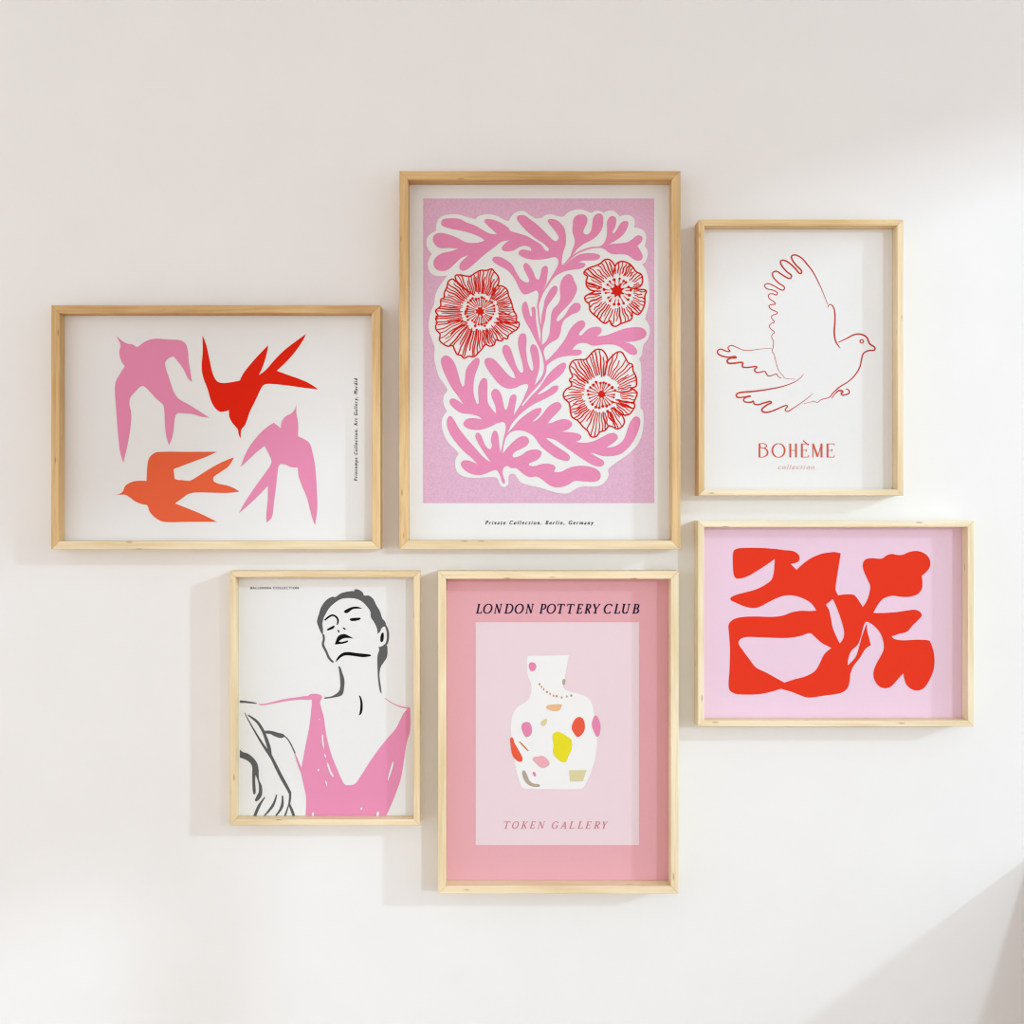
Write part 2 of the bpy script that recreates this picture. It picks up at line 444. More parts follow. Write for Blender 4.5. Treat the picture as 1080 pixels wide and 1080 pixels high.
fr.put(i, 'printed_swallow', PINK_A, 1, 'pink swallow flying up, lower right of the sheet')
fr.cap('printed_caption', 'Printemps Collection. Art Gallery, Mardid', 507, 399, 377, 373.2, BLACK, shear=0.25, vertical=True, bold=0.18)

# ================================================================== 2. flowers and leaves
BG_B = mat_plain('grainy_pale_pink_ink', (226, 182, 208), 0.95, 0.10, 420)
LEAF = mat_plain('pink_leaf_ink', (233, 144, 184), 0.95, 0.05, 600)
BLOB = mat_plain('white_leaf_border_ink', (238, 239, 238), 0.95, 0.02, 800)
RED_B = mat_plain('red_flower_ink', (214, 30, 18))
fr = Frame((421.0, 180.3, 717.8, 579.4), 9.0, 28, 18, (0.05, 0.25, 0.35, 0.85),  # rail colours carry shade at the top, sunlight at the bottom
           'tallest framed print, red line flowers and pink leaves on pale pink', PAPER)
i = Ink(); i.rect(446.5, 209.5, 690, 530.5)
fr.put(i, 'printed_ground', BG_B, 1)
T = 8.3077
TILES.update(a=(440, 205, T), b=(565, 205, T), c=(440, 315, T), d=(565, 315, T), e=(440, 405, T), f=(565, 405, T), g=(505, 255, T), h=(505, 370, T))
i = Ink(); i.fill('''@a 260 178, 350 175, 440 200, 510 220c, 540 190, 620 172, 700 190, 760 222, 805 235c, 830 185, 880 150, 940 148, 985 180, 1035 212c,
@b 50 205, 90 180, 140 175, 190 190, 240 195, 275 165, 330 138, 400 133, 455 150, 490 162c, 530 142, 575 150, 600 162c, 640 142, 690 150, 720 175, 735 195c, 780 180, 830 185, 862 215,
868 255, 860 290c, 900 295, 945 320, 968 370, 962 420, 955 455c, 978 490, 980 540, 960 590, 932 615c, 965 660, 985 740, 995 830, 996 910,
@d 985 80, 965 150, 960 185c, 990 225, 1000 290, 985 350, 945 400c, 935 450, 930 490, 905 530c, 918 560, 925 620, 925 750, 918 850, 918 960c,
@f 940 240, 945 320, 935 420, 900 520, 840 590, 760 650, 690 700, 640 740, 630 760c, 640 790, 620 840, 580 880, 520 898, 440 895, 380 905, 330 930, 280 958, 200 955, 120 935, 60 915, 0 900,
@e 960 882, 905 860, 875 820, 850 790, 815 790, 800 815, 800 870, 775 900, 745 900, 720 870, 700 825, 660 815, 560 820, 450 820, 385 800, 345 760, 332 700, 340 650, 365 610c,
330 570, 270 510, 230 430, 215 360, 225 290, 262 240c, 240 200, 228 150, 235 100, 262 60,
@c 262 790c, 230 740, 190 680, 165 600, 150 520, 152 430, 130 360, 108 300, 100 230, 110 150, 130 90, 150 40,
@a 155 900, 180 830, 220 770, 265 710c, 230 715, 170 715, 120 690, 95 640, 95 590, 128 520c, 95 480, 80 430, 88 380, 120 345, 165 322c, 165 290, 172 250, 200 205''')
fr.put(i, 'printed_border', BLOB, 2)
i = Ink(); i.fill('''@a 210 250, 225 220, 290 210, 370 215, 430 245, 510 275, 580 315, 640 345, 700 348c, 660 310, 610 265, 588 230, 615 215, 690 230, 760 265, 800 295, 815 320, 880 340, 960 365, 1020 400,
@b 45 440, 85 490, 105 498, 115 480, 95 455, 60 425, 20 400,
@a 1038 385, 980 340, 920 280, 885 235, 872 205, 890 185, 940 185, 985 215,
@b 0 255, 40 290, 90 340, 140 390, 165 408, 190 405, 200 375, 180 335, 140 285, 110 245, 105 225, 130 215, 180 225, 225 260, 255 310, 265 380, 262 440, 240 510, 230 570, 228 605, 236 622c,
300 545, 320 490, 340 430, 340 390, 322 330, 325 270, 330 220, 360 185, 410 175, 445 195, 452 240, 430 290, 418 330, 440 352, 470 340, 490 300, 497 240, 510 195, 545 168, 580 178, 592 220, 585 290,
550 350, 490 400, 420 435, 370 475, 318 540c, 345 518, 400 488, 480 462, 560 455, 590 435, 615 390, 625 320, 622 260, 635 215, 665 190, 700 205, 705 250, 690 300, 672 335, 685 340, 710 310, 735 265, 770 235, 805 238, 812 260,
795 310, 760 360, 700 405, 640 438c, 720 430, 800 420, 850 390, 890 360, 930 370, 935 395, 915 430, 890 450c, 915 490, 938 545, 925 575, 890 582, 850 565, 810 535, 760 525, 680 525, 640 510, 600 480, 560 470,
480 478, 410 502, 350 532, 300 575, 250 625, 204 672c, 245 632, 310 572, 370 532, 450 515, 540 522, 565 542, 545 572, 480 580, 420 580, 372 597c, 425 603, 435 622, 405 648, 330 660, 265 672, 200 700,
150 740, 110 800, 70 860, 45 920,
@g 525 560, 530 620, 535 680, 545 735c, 552 640, 570 560, 575 520, 600 460, 640 400, 670 385, 690 405, 680 450, 640 510, 600 570, 588 620, 580 680, 560 760, 556 800, 553 905c,
590 870, 618 810c, 620 790, 628 720, 635 640, 650 590, 690 550, 712 500, 712 440, 712 380, 735 320, 775 285, 810 290, 835 340, 860 400, 855 440, 820 510, 770 570, 720 620, 685 670, 685 695, 705 690, 750 650, 800 570,
845 535, 885 545, 892 580, 870 615, 820 635, 780 660, 745 690, 725 740, 715 800, 690 850, 630 885, 580 930, 568 965, 575 1000, 590 1046c,
@d 150 490, 210 420, 260 350, 300 270, 350 215, 400 190, 430 205, 432 240, 400 280, 378 315, 400 322, 430 290, 480 255, 550 248, 578 270, 570 300, 535 330c, 620 320, 700 290, 780 262, 870 250, 940 260,
970 300, 955 340, 900 365, 830 378, 770 380c, 830 395, 875 430, 888 475, 855 495, 800 470, 750 430, 690 405, 600 402, 500 412, 440 390, 380 392, 340 420, 320 448c, 395 450, 405 470, 380 495, 300 500,
210 515, 140 550, 97 585c,
@h 590 180, 575 225, 545 275, 500 325, 450 380, 375 478c, 385 482, 460 395, 520 335, 560 280, 582 245, 610 205, 660 155, 720 110, 755 105, 765 130, 745 180, 700 230, 640 275, 570 330, 515 378c, 530 380, 600 345, 650 310,
690 305, 698 325, 680 360, 620 400, 540 440, 470 475, 400 525, 340 580, 290 640, 250 722c, 300 670, 350 610, 410 560, 480 515, 540 500, 550 520, 530 560, 490 600, 470 620c, 500 610, 550 565, 600 500, 660 455,
710 455, 722 495, 690 540, 640 590, 605 635c, 640 630, 700 605, 770 600, 815 630, 810 665, 780 690, 725 710c, 820 715, 880 730, 900 755, 885 780, 850 798c,
@f 430 515, 510 500, 580 465, 640 435, 690 430, 720 465, 700 500, 660 530, 620 555c, 680 550, 740 520, 780 470, 800 410, 830 330, 870 285, 910 300, 915 350, 890 430, 850 510, 800 570, 740 615, 660 632, 580 630, 520 610, 480 605c,
540 640, 590 670, 600 700, 575 722, 530 720, 480 700, 400 650, 300 580, 230 530, 170 490, 110 475, 90 478c, 120 500, 160 530, 220 570, 280 610, 300 645, 285 672, 240 670, 180 650, 110 600, 50 550,
@h 505 780, 470 740, 400 705, 330 698, 280 715, 245 750, 225 800, 207 905c, 250 850, 310 790, 370 750, 420 755, 440 790, 425 825, 380 855, 320 885, 295 920, 310 935, 370 915, 430 875, 500 865, 545 880, 545 915,
520 950, 470 975, 440 990, 445 1005, 490 1010, 560 990, 630 992, 670 1015, 665 1045, 655 1060c,
@f 220 770, 280 740, 350 720, 430 718, 510 735, 560 770, 570 810, 550 845, 500 858, 430 855, 340 850, 290 880, 230 902, 170 905, 110 880, 60 840, 10 812,
@e 980 815, 920 780, 870 740, 820 735, 790 718, 755 740, 750 790, 770 865, 750 868, 730 810, 695 755, 650 765, 570 795, 500 795, 430 765, 385 715, 390 680, 430 668, 480 680, 530 705c,
480 650, 410 590, 330 500, 275 410, 260 330, 285 280, 320 310, 360 380, 420 460, 490 540, 560 620, 610 665, 645 680c, 600 620, 560 560, 520 490, 510 450, 530 425, 560 450, 580 500, 610 555, 640 570, 655 540, 645 490, 660 430,
680 408, 705 430, 715 480, 720 540, 732 605c, 745 540, 760 470, 775 400, 775 360, 755 335, 700 345, 640 375, 560 400, 480 400, 420 375, 405 345, 430 310, 490 298, 570 312c, 540 285, 470 265, 390 255, 330 220, 285 165, 295 130, 340 135,
405 182c,
@c 370 870, 310 790, 260 700, 215 590, 210 530, 245 498, 290 515, 330 570, 360 660, 380 730, 400 770, 412 760, 420 690, 430 620, 470 560, 520 518, 545 530, 540 580, 510 660, 495 740, 495 830, 515 900, 532 925,
540 900, 535 830, 540 760, 570 700, 605 702, 615 740, 615 830, 620 910, 650 960, 690 1008c, 685 940, 655 870, 650 820, 680 790, 715 805, 740 850, 755 920, 770 970, 785 970, 800 920, 815 860, 850 838, 870 860, 860 930, 845 1025c,
880 970, 920 900, 950 830, 972 775, 965 750, 920 755, 850 785, 780 785, 720 750, 660 680, 605 600, 590 545, 615 520, 670 530, 730 590, 790 660, 830 690, 860 698c, 850 660, 810 590, 760 500, 745 440, 770 405, 810 425, 840 500,
870 590, 900 640, 922 648, 930 620, 915 540, 890 440, 885 360, 905 310, 945 310, 958 350, 955 440, 965 540, 990 615, 1010 630, 1018 600, 1000 500, 990 440, 1010 400, 1050 425,
@h 530 60, 530 150, 510 230, 487 302c, 540 240, 568 180, 570 120,
@g 560 1015, 540 950, 500 870, 450 770, 400 680, 378 600, 385 545, 410 525, 430 560, 445 620, 460 655, 465 620, 462 580, 485 570, 498 600, 500 680, 515 780, 538 885c, 541 800, 525 700, 515 600, 511 560, 520 500, 522 460, 510 430, 470 440, 420 460,
385 455, 350 400, 310 320, 250 250, 170 205, 120 165, 130 135, 180 132, 240 160, 290 200, 330 270, 370 330, 410 355, 436 355, 440 330, 410 270, 390 210, 410 185, 445 210, 480 270, 500 320, 525 330, 540 290, 555 230, 585 210, 605 230,
600 300, 590 360, 563 432c, 600 365, 640 300, 690 210, 695 160, 670 135, 600 148, 500 158, 410 145, 355 115, 348 90, 380 68, 430 75, 458 82c,
@a 995 470, 950 452, 900 460, 850 490, 790 500, 750 490, 742 465, 770 430, 808 402c, 740 415, 680 460, 600 520, 520 590, 450 650, 400 670, 370 645, 380 600, 420 560, 448 535c, 390 555, 330 610, 270 660, 210 672, 160 650,
142 600, 165 550, 220 515, 290 500, 360 478c, 280 470, 200 470, 155 440, 137 395, 150 355, 200 338, 270 350, 350 380, 430 420, 520 425, 590 405c, 560 380, 480 345, 390 320, 290 300, 220 275''', sub=4)
fr.put(i, 'printed_leaves', LEAF, 3)

def flower(tile, outline, centre, r_in, nlines, seed, folds, core, stamens, r_st, wk=1.0):
    rnd = random.Random(seed)
    ink = Ink(); pts = parse('@%s ' % tile + outline)
    ox, oy, sc = TILES[tile]
    lp = smooth(pts, True, 6)
    ink.stroke(pts, [15 / sc * wk], sub=6, closed=True)
    c = Vector((ox + centre[0] / sc, oy + centre[1] / sc))
    def edge(a):
        d = Vector((math.cos(a), math.sin(a))); best = 0
        n = len(lp)
        for k in range(n):
            p, q = lp[k] - c, lp[(k + 1) % n] - c
            den = d.x * (q - p).y - d.y * (q - p).x
            if abs(den) < 1e-9: continue
            t = (p.x * (q - p).y - p.y * (q - p).x) / den
            s = (p.x * d.y - p.y * d.x) / den
            if t > 0 and 0 <= s <= 1: best = max(best, t)
        return best
    for k in range(nlines):
        a = 2 * math.pi * (k + rnd.uniform(-.15, .15)) / nlines
        R = edge(a); r0 = r_in / sc * rnd.uniform(.92, 1.12)
        if k % 4 == 1: R *= rnd.uniform(.82, .97)
        m = 8; ph = 2.2 * math.sin(3 * a + seed) + 1.1 * math.sin(7 * a) + rnd.uniform(-.35, .35)
        amp = 0.55 + 0.25 * math.sin(5 * a + 1); drift = .05 * math.sin(4 * a + seed) + rnd.uniform(-.012, .012)
        path = []
        for j in range(m + 1):
            t = j / m; r = r0 + (R - r0) * t
            w = amp * math.sin(ph + t * 9.5) * (t ** .6) * (1 - .4 * (t > .95))
            aa = a + drift * t + w / max(r, 1)
            path.append((c.x + r * math.cos(aa), c.y + r * math.sin(aa)))
        w0 = rnd.uniform(9, 13) / sc * wk; w1 = rnd.uniform(8.5, 13) / sc * wk
        ink.stroke(path, [w0, w0 * rnd.uniform(.9, 1.5), w1], sub=3)
    for f in folds:                                   # darker creases between petals
        ink.stroke('@%s ' % tile + f, [16 / sc, 22 / sc, 12 / sc], sub=4)
    for k in range(stamens):
        a = 2 * math.pi * (k + rnd.uniform(-.2, .2)) / stamens
        d = Vector((math.cos(a), math.sin(a)))
        p, q = c + d * (core * 1.25 / sc), c + d * (r_st * rnd.uniform(.85, 1.08) / sc)
        ink.stroke([tuple(p), tuple((p + q) / 2), tuple(q)], [7 / sc * wk, 9 / sc * wk, 13 / sc * wk], sub=2)
        ink.disc(q.x, q.y, rnd.uniform(11, 17) / sc * wk, n=8)
    star = []
    for k in range(16):
        a = 2 * math.pi * k / 16; r = core * (1.3 if k % 2 else .8) * rnd.uniform(.85, 1.15) / sc
        star.append((c.x + r * math.cos(a), c.y + r * math.sin(a), False))
    ink.fill(star, sub=3)
    return ink
TILES.update(F1=(460, 275, 9.82), F2=(610, 265, 12.7), F3=(590, 365, 10.8))
i = flower('F1', '''200 155, 260 150, 350 160, 400 130, 460 100, 520 100, 575 85, 600 110, 640 160, 650 210, 635 260c, 690 265, 735 300, 750 360, 780 430, 800 510, 835 580, 830 620, 860 650, 845 700, 790 740,
750 770, 735 810, 700 800, 680 830, 640 825, 620 820, 600 870, 560 885, 510 870, 470 920, 440 950, 400 990, 370 995, 330 990, 290 1010, 260 980, 220 970, 190 920, 170 880, 120 885, 70 860, 35 820, 40 760, 5 720,
-5 680, 10 640, -5 600, 20 570, -5 520, 45 470, 50 400, 80 385, 85 330, 110 280, 130 210, 175 190, 205 215''', (455, 525), 190, 84, 3,
   ['205 200, 230 240, 310 300, 395 360', '620 270, 590 340, 560 400', '840 650, 740 640, 600 640', '540 850, 530 780, 520 700', '120 640, 220 620, 320 640', '300 660, 220 700, 150 760'], 46, 30, 148)
fr.put(i, 'printed_flower', RED_B, 4, 'largest red line flower, at the left of the sheet')
i = flower('F2', '''75 290, 130 230, 230 195, 300 160, 350 115, 410 110, 460 150, 490 210c, 520 160, 580 135, 660 155, 720 200, 770 270, 840 310, 860 370, 850 440, 820 475, 745 500c, 820 512, 905 525, 890 600, 890 690,
860 780, 800 845, 720 800c, 720 880, 700 920, 640 945, 570 970, 500 1005, 450 990, 430 930c, 400 940, 360 965, 310 940, 260 890, 200 840, 155 790, 145 710, 95 660, 90 610, 150 570, 230 535c, 150 510, 110 460, 105 400,
120 340''', (525, 535), 225, 52, 7, ['250 510, 300 480, 320 490', '120 430, 220 460, 310 480', '745 500, 690 490, 660 480', '490 215, 470 280, 460 350'], 82, 17, 175, 1.35)
fr.put(i, 'printed_flower', RED_B, 4, 'smallest red line flower, at the upper right of the sheet')
i = flower('F3', '''120 270, 120 220, 160 165, 230 155, 300 150, 350 100, 400 50, 450 35, 500 55, 540 120, 550 175c, 600 115, 660 70, 710 70, 750 130, 785 190, 830 210, 840 280, 870 340, 880 420, 870 460, 820 475c, 850 500, 885 530,
870 590, 850 640, 860 680, 830 740, 790 780, 735 785, 700 770c, 740 850, 720 910, 660 945, 610 920, 560 905c, 520 960, 460 980, 420 1030, 360 1030, 325 970, 270 920, 210 850, 140 800, 110 650, 60 600, 45 550, 80 490, 130 460, 140 430,
115 385, 150 350''', (480, 550), 205, 64, 11, ['820 475, 800 510, 720 525, 650 515', '850 640, 760 640, 640 610', '830 710, 720 670, 620 640', '540 730, 600 800, 620 900', '250 360, 290 390, 330 410', '550 175, 530 250, 515 340', '590 700, 660 740, 720 780'], 46, 22, 150, 1.08)
fr.put(i, 'printed_flower', RED_B, 4, 'red line flower with two upper petals, at the lower right of the sheet')
fr.cap('printed_caption', 'Private Collection. Berlin, Germany', 512, 626, 553.2, 549, BLACK, shear=0.3, bold=0.18)

# ================================================================== 3. terrazzo vase
BG_C = mat_plain('salmon_pink_paper', (232, 173, 182), 0.95, 0.02, 700)
PANEL = mat_plain('pale_pink_panel_ink', (237, 216, 223), 0.95, 0.015, 700)
VASE = mat_plain('white_vase_ink', (243, 243, 243), 0.95)
PLUM = mat_plain('dark_plum_ink', (44, 26, 58))
ROSE = mat_plain('dusty_rose_ink', (206, 132, 144))
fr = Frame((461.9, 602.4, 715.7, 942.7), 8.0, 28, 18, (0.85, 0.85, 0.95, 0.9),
           'portrait framed print of a white spotted vase on pink, lowest on the wall', BG_C)
i = Ink(); i.rect(501.6, 656.3, 674, 891.2); fr.put(i, 'printed_panel', PANEL, 1)
TILES['v'] = (530, 685, 6.964)
i = Ink(); i.fill('''@v 182 55, 192 47, 330 45, 488 42c, 475 110, 460 190, 448 278c, 480 305, 560 325, 620 350, 655 395, 675 480, 690 570, 695 690, 680 800, 650 900, 610 985, 590 1015, 540 1025, 340 1025, 160 1020, 130 990, 100 880,
80 780, 65 640, 60 560, 75 480, 110 425, 170 385, 200 350, 212 290, 205 240, 185 190, 178 110''')
fr.put(i, 'printed_vase', VASE, 2)
spots = [
 ((232, 138, 178), ['198 100, 242 105, 240 150, 205 155', '685 485, 710 520, 720 580, 698 640, 672 605, 656 555, 665 510', '140 560, 160 535, 200 540, 217 595, 205 630, 172 642, 150 610', '222 900, 240 905, 245 930, 232 930']),
 ((236, 94, 66), ['508 575, 530 515, 565 495, 595 515, 605 575, 590 615, 553 643, 525 615', '65 645, 90 690, 130 760, 148 805, 135 825, 105 815, 75 780, 60 700']),
 ((234, 222, 42), ['370 625, 410 605, 470 635, 505 665, 508 730, 485 780, 460 828, 400 800, 372 760, 375 700']),
 ((238, 176, 186), ['222 800, 260 785, 305 785, 345 835, 320 865, 285 868, 250 840']),
 ((236, 190, 146), ['320 430, 335 408, 437 402c, 420 445, 380 453']),
 ((222, 212, 166), ['280 545, 295 520, 325 512, 318 550, 300 563', '488 887c, 618 885c, 590 968c, 497 970c']),
 ((182, 168, 150), ['445 218, 460 222, 455 260, 442 255', '145 895, 160 888, 180 920, 200 965, 230 985, 272 992, 270 1008, 215 1005, 175 980, 150 935']),
 ((216, 130, 48), ['120 678, 130 678, 192 742, 185 745']),
]
for rgb, shapes in spots:
    m = mat_plain('terrazzo_spot_ink', rgb, 0.95, 0.02, 800)
    for s in shapes:
        i = Ink(); i.fill('@v ' + s); fr.put(i, 'printed_spot', m, 3)
GOLD = mat_plain('ochre_bead_ink', (206, 150, 84))
i = Ink()
for k, (x, y) in enumerate([(272, 255), (286, 275), (303, 292), (327, 312), (350, 325), (375, 340), (397, 343), (435, 352), (472, 345), (505, 338)]):
    i.disc(530 + x / 6.964, 685 + y / 6.964, 6 / 6.964 if k % 3 else 8 / 6.964, 9 / 6.964, 8)
fr.put(i, 'printed_beads', GOLD, 3)
i = Ink()
for x0, row in ((498, 'L 80 235, O 268 475, N 505 722, D 746 972'), (542, 'O 25 228, N 262 485, P 595 765, O 785 992'),
                (586, 'T 40 228, T 270 458, E 480 655, R 675 838, Y 885 1075'), (632, 'C 115 320, L 340 497, U 545 752, B 775 945')):
    for t in row.split(','):
        ch, a, b = t.split(); serif_letter(i, ch, x0 + float(a) / 22.5, x0 + float(b) / 22.5, 646.8, 637.3, 0.2, 0.95, 1.8)
fr.put(i, 'printed_title', PLUM, 1)
i = Ink()
row = 'T 55 120, O 133 190, K 208 280, E 288 348, N 358 435, G 495 555, A 568 625, L 645 702, L 722 778, E 795 858, R 872 930, Y 950 1005'
for t in row.split(','):
    ch, a, b = t.split(); serif_letter(i, ch, 525 + float(a) / 8.64, 525 + float(b) / 8.64, 873.8, 866.6, 0.28, 0.6, 1.3)
fr.put(i, 'printed_title', ROSE, 2)

# ================================================================== 4. dancer drawing
GREY = mat_plain('charcoal_grey_ink', (96, 96, 97), 0.95)
DRESS = mat_plain('pink_dress_ink', (233, 146, 184), 0.95, 0.02, 800)
JET = mat_plain('jet_black_ink', (10, 10, 10))
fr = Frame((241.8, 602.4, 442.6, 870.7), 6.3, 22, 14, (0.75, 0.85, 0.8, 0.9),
           'portrait framed print of a woman in a pink dress with head tilted back', PAPER)
TILES.update(D1=(325, 610, 8.31), D2=(245, 725, 7.714), D3=(310, 720, 7.446))
i = Ink()
i.fill('''@D1 130 500c, 110 470, 85 410, 78 370, 95 310, 115 250, 160 190, 215 160, 235 165, 290 130, 370 112, 405 112c, 405 95c, 440 98, 475 120, 492 150, 530 150, 570 180, 595 230, 630 290, 650 350, 675 380, 684 420c, 650 430, 628 470, 610 485c,
600 430, 575 380, 550 340, 545 290, 510 240, 460 195, 400 175, 300 178, 240 210, 185 260, 155 310, 135 350, 125 400, 130 450''')
i.stroke('@D1 672 405, 690 440, 699 480, 697 540, 682 578, 640 602', [1.8, 2.2, 2.4, 2.4, 2.1, 0.8])
i.fill('@D1 618 600c, 650 597, 685 582, 695 640, 690 690, 660 740, 635 780, 625 850, 635 930, 645 1012c, 630 990, 615 900, 608 780, 608 680, 622 630')
i.stroke('@D1 132 492, 138 530, 130 580, 158 640, 185 700, 222 736', [2.2, 2.3, 2.5, 2.3, 2.5, 1.8])
i.fill('@D1 265 768c, 280 775, 300 830, 318 890, 315 960, 305 1010, 285 1030, 220 1045, 145 1055c, 140 1045, 200 1035, 260 1000, 280 960, 280 880')
fr.put(i, 'printed_hair', GREY, 1)
def feature(name, mode, *a):
    k = Ink(); getattr(k, mode)(*a); fr.put(k, name, JET, 1)
feature('printed_ear', 'fill', '@D1 640 490, 655 475, 663 490, 658 545, 640 558, 633 535')
feature('printed_eyebrow', 'stroke', '@D1 145 367, 180 338, 215 323, 248 340, 262 370, 254 407', [1.5, 2.0, 1.9, 1.8, 1.9, 1.1])
feature('printed_eye', 'fill', '@D1 165 452, 190 432, 230 415, 225 435, 190 452')
feature('printed_eyebrow', 'fill', '@D1 315 290, 330 275, 390 250, 440 250, 475 265c, 430 265, 390 270, 350 300, 325 303')
feature('printed_eye', 'fill', '@D1 365 360, 375 350, 430 345, 460 350, 435 368, 380 373')
feature('printed_nostril', 'fill', '@D1 260 450, 272 460, 275 472, 265 472')
feature('printed_nostril', 'fill', '@D1 305 430, 320 435, 330 447, 315 448')
feature('printed_lips', 'fill', '@D1 235 580c, 255 520, 280 495, 320 488, 360 505, 400 527c, 340 522, 300 530, 270 550c, 285 558, 348 544c, 350 555, 310 570')
feature('printed_chin', 'fill', '@D1 240 735c, 260 690, 300 655, 350 645, 430 655, 545 668, 550 680, 480 690, 400 680, 330 675, 290 690, 262 715')
feature('printed_throat', 'fill', '@D3 510 98c, 525 110, 540 170, 532 240, 510 258c, 520 210, 522 150')
i = Ink()
i.fill('''@D3 110 115, 130 90, 190 90, 220 110, 205 150, 215 200, 235 270, 245 350, 265 460, 300 580, 340 680, 375 760, 400 800, 440 805, 480 795, 520 740, 590 630, 660 530, 740 430, 800 360, 850 260, 870 230, 905 195c, 912 200, 911 380,
885 470, 865 600, 840 750, 800 870, 760 970, 720 1055c, 90 1055c, 95 900, 75 800, 55 700, 65 640, 90 500, 120 350, 135 220, 138 130''')
i.fill('@D2 205 133c, 250 135, 340 115, 420 95, 540 78, 620 70, 650 95, 560 100, 450 110, 340 130, 240 147')
i.fill('@D2 505 540, 515 545, 560 650, 580 700c, 560 700')
i.stroke('@D3 713 120, 780 165, 850 192, 908 200', [0.7, 1.0, 1.3, 1.6])
fr.put(i, 'printed_dress', DRESS, 1)
i = Ink()
for s in ['222 405, 230 410, 232 460, 238 518, 228 500, 220 450', '258 625, 272 640, 290 690, 315 738, 300 735, 275 690', '778 618, 782 640, 765 700, 740 770, 735 765, 750 700', '188 678, 198 680, 196 694, 188 692', '248 770, 258 785, 262 812, 254 805',
          '655 1012, 670 1020, 660 1055, 648 1055', '145 1020, 158 1025, 150 1055, 140 1055', '528 980, 538 985, 530 1000, 524 995', '240 560, 248 565, 252 590, 244 585', '195 283, 203 286, 200 292, 194 290', '270 1048, 290 1046, 290 1056, 272 1056']:
    i = Ink(); i.fill('@D3 ' + s, sub=3); fr.put(i, 'printed_highlight', PAPER, 2)
i = Ink()
i.fill('@D2 62 105c, 110 110, 195 125, 197 133, 110 127, 62 126c')
i.stroke('@D2 100 205, 150 300, 220 420, 275 505, 318 565', [0.7, 1.3, 1.9, 2.6, 3.4])
i.stroke('@D2 128 225, 200 278, 240 335, 265 390, 288 455, 303 510, 310 560', [1.3, 2.6, 3.0, 2.9, 3.6, 3.8, 3.0])
i.fill('@D2 262 352c, 310 352, 370 368, 425 388, 405 412, 350 400, 310 380, 265 375c')
i.stroke('@D2 415 390, 450 420, 480 470, 511 537', [1.4, 1.2, 1.3, 1.5])
i.stroke('@D2 305 540, 350 630, 400 730, 450 820, 470 860', [3.0, 3.3, 3.6, 3.4, 3.0])
i.stroke('@D2 470 850, 470 900, 462 955', [2.6, 2.4, 2.0])
i.stroke('@D2 462 945, 485 1000, 503 1053', [1.8, 3.0, 3.0]); i.stroke('@D2 462 945, 445 1000, 425 1054', [1.2, 1.6, 2.0])
i.fill('@D2 62 505c, 85 525, 130 540, 190 595, 212 650, 218 750, 240 800, 242 870, 220 910, 188 925, 195 890, 215 850, 213 780, 190 712c, 186 760, 190 860, 175 870, 165 820, 162 720, 160 640, 130 600, 62 570c')
i.stroke('@D2 266 892, 220 960, 180 1054', [1.0, 3.2, 3.0]); i.stroke('@D2 361 872, 330 960, 258 1047', [1.2, 2.9, 1.2]); i.stroke('@D2 408 880, 403 970, 353 1046', [1.4, 3.0, 1.4])
fr.put(i, 'printed_arm', GREY, 1)
fr.cap('printed_caption', 'BALLERINA COLLECTION', 264.2, 315, 621.4, 618.7, BLACK, bold=0.1, track=1.25)

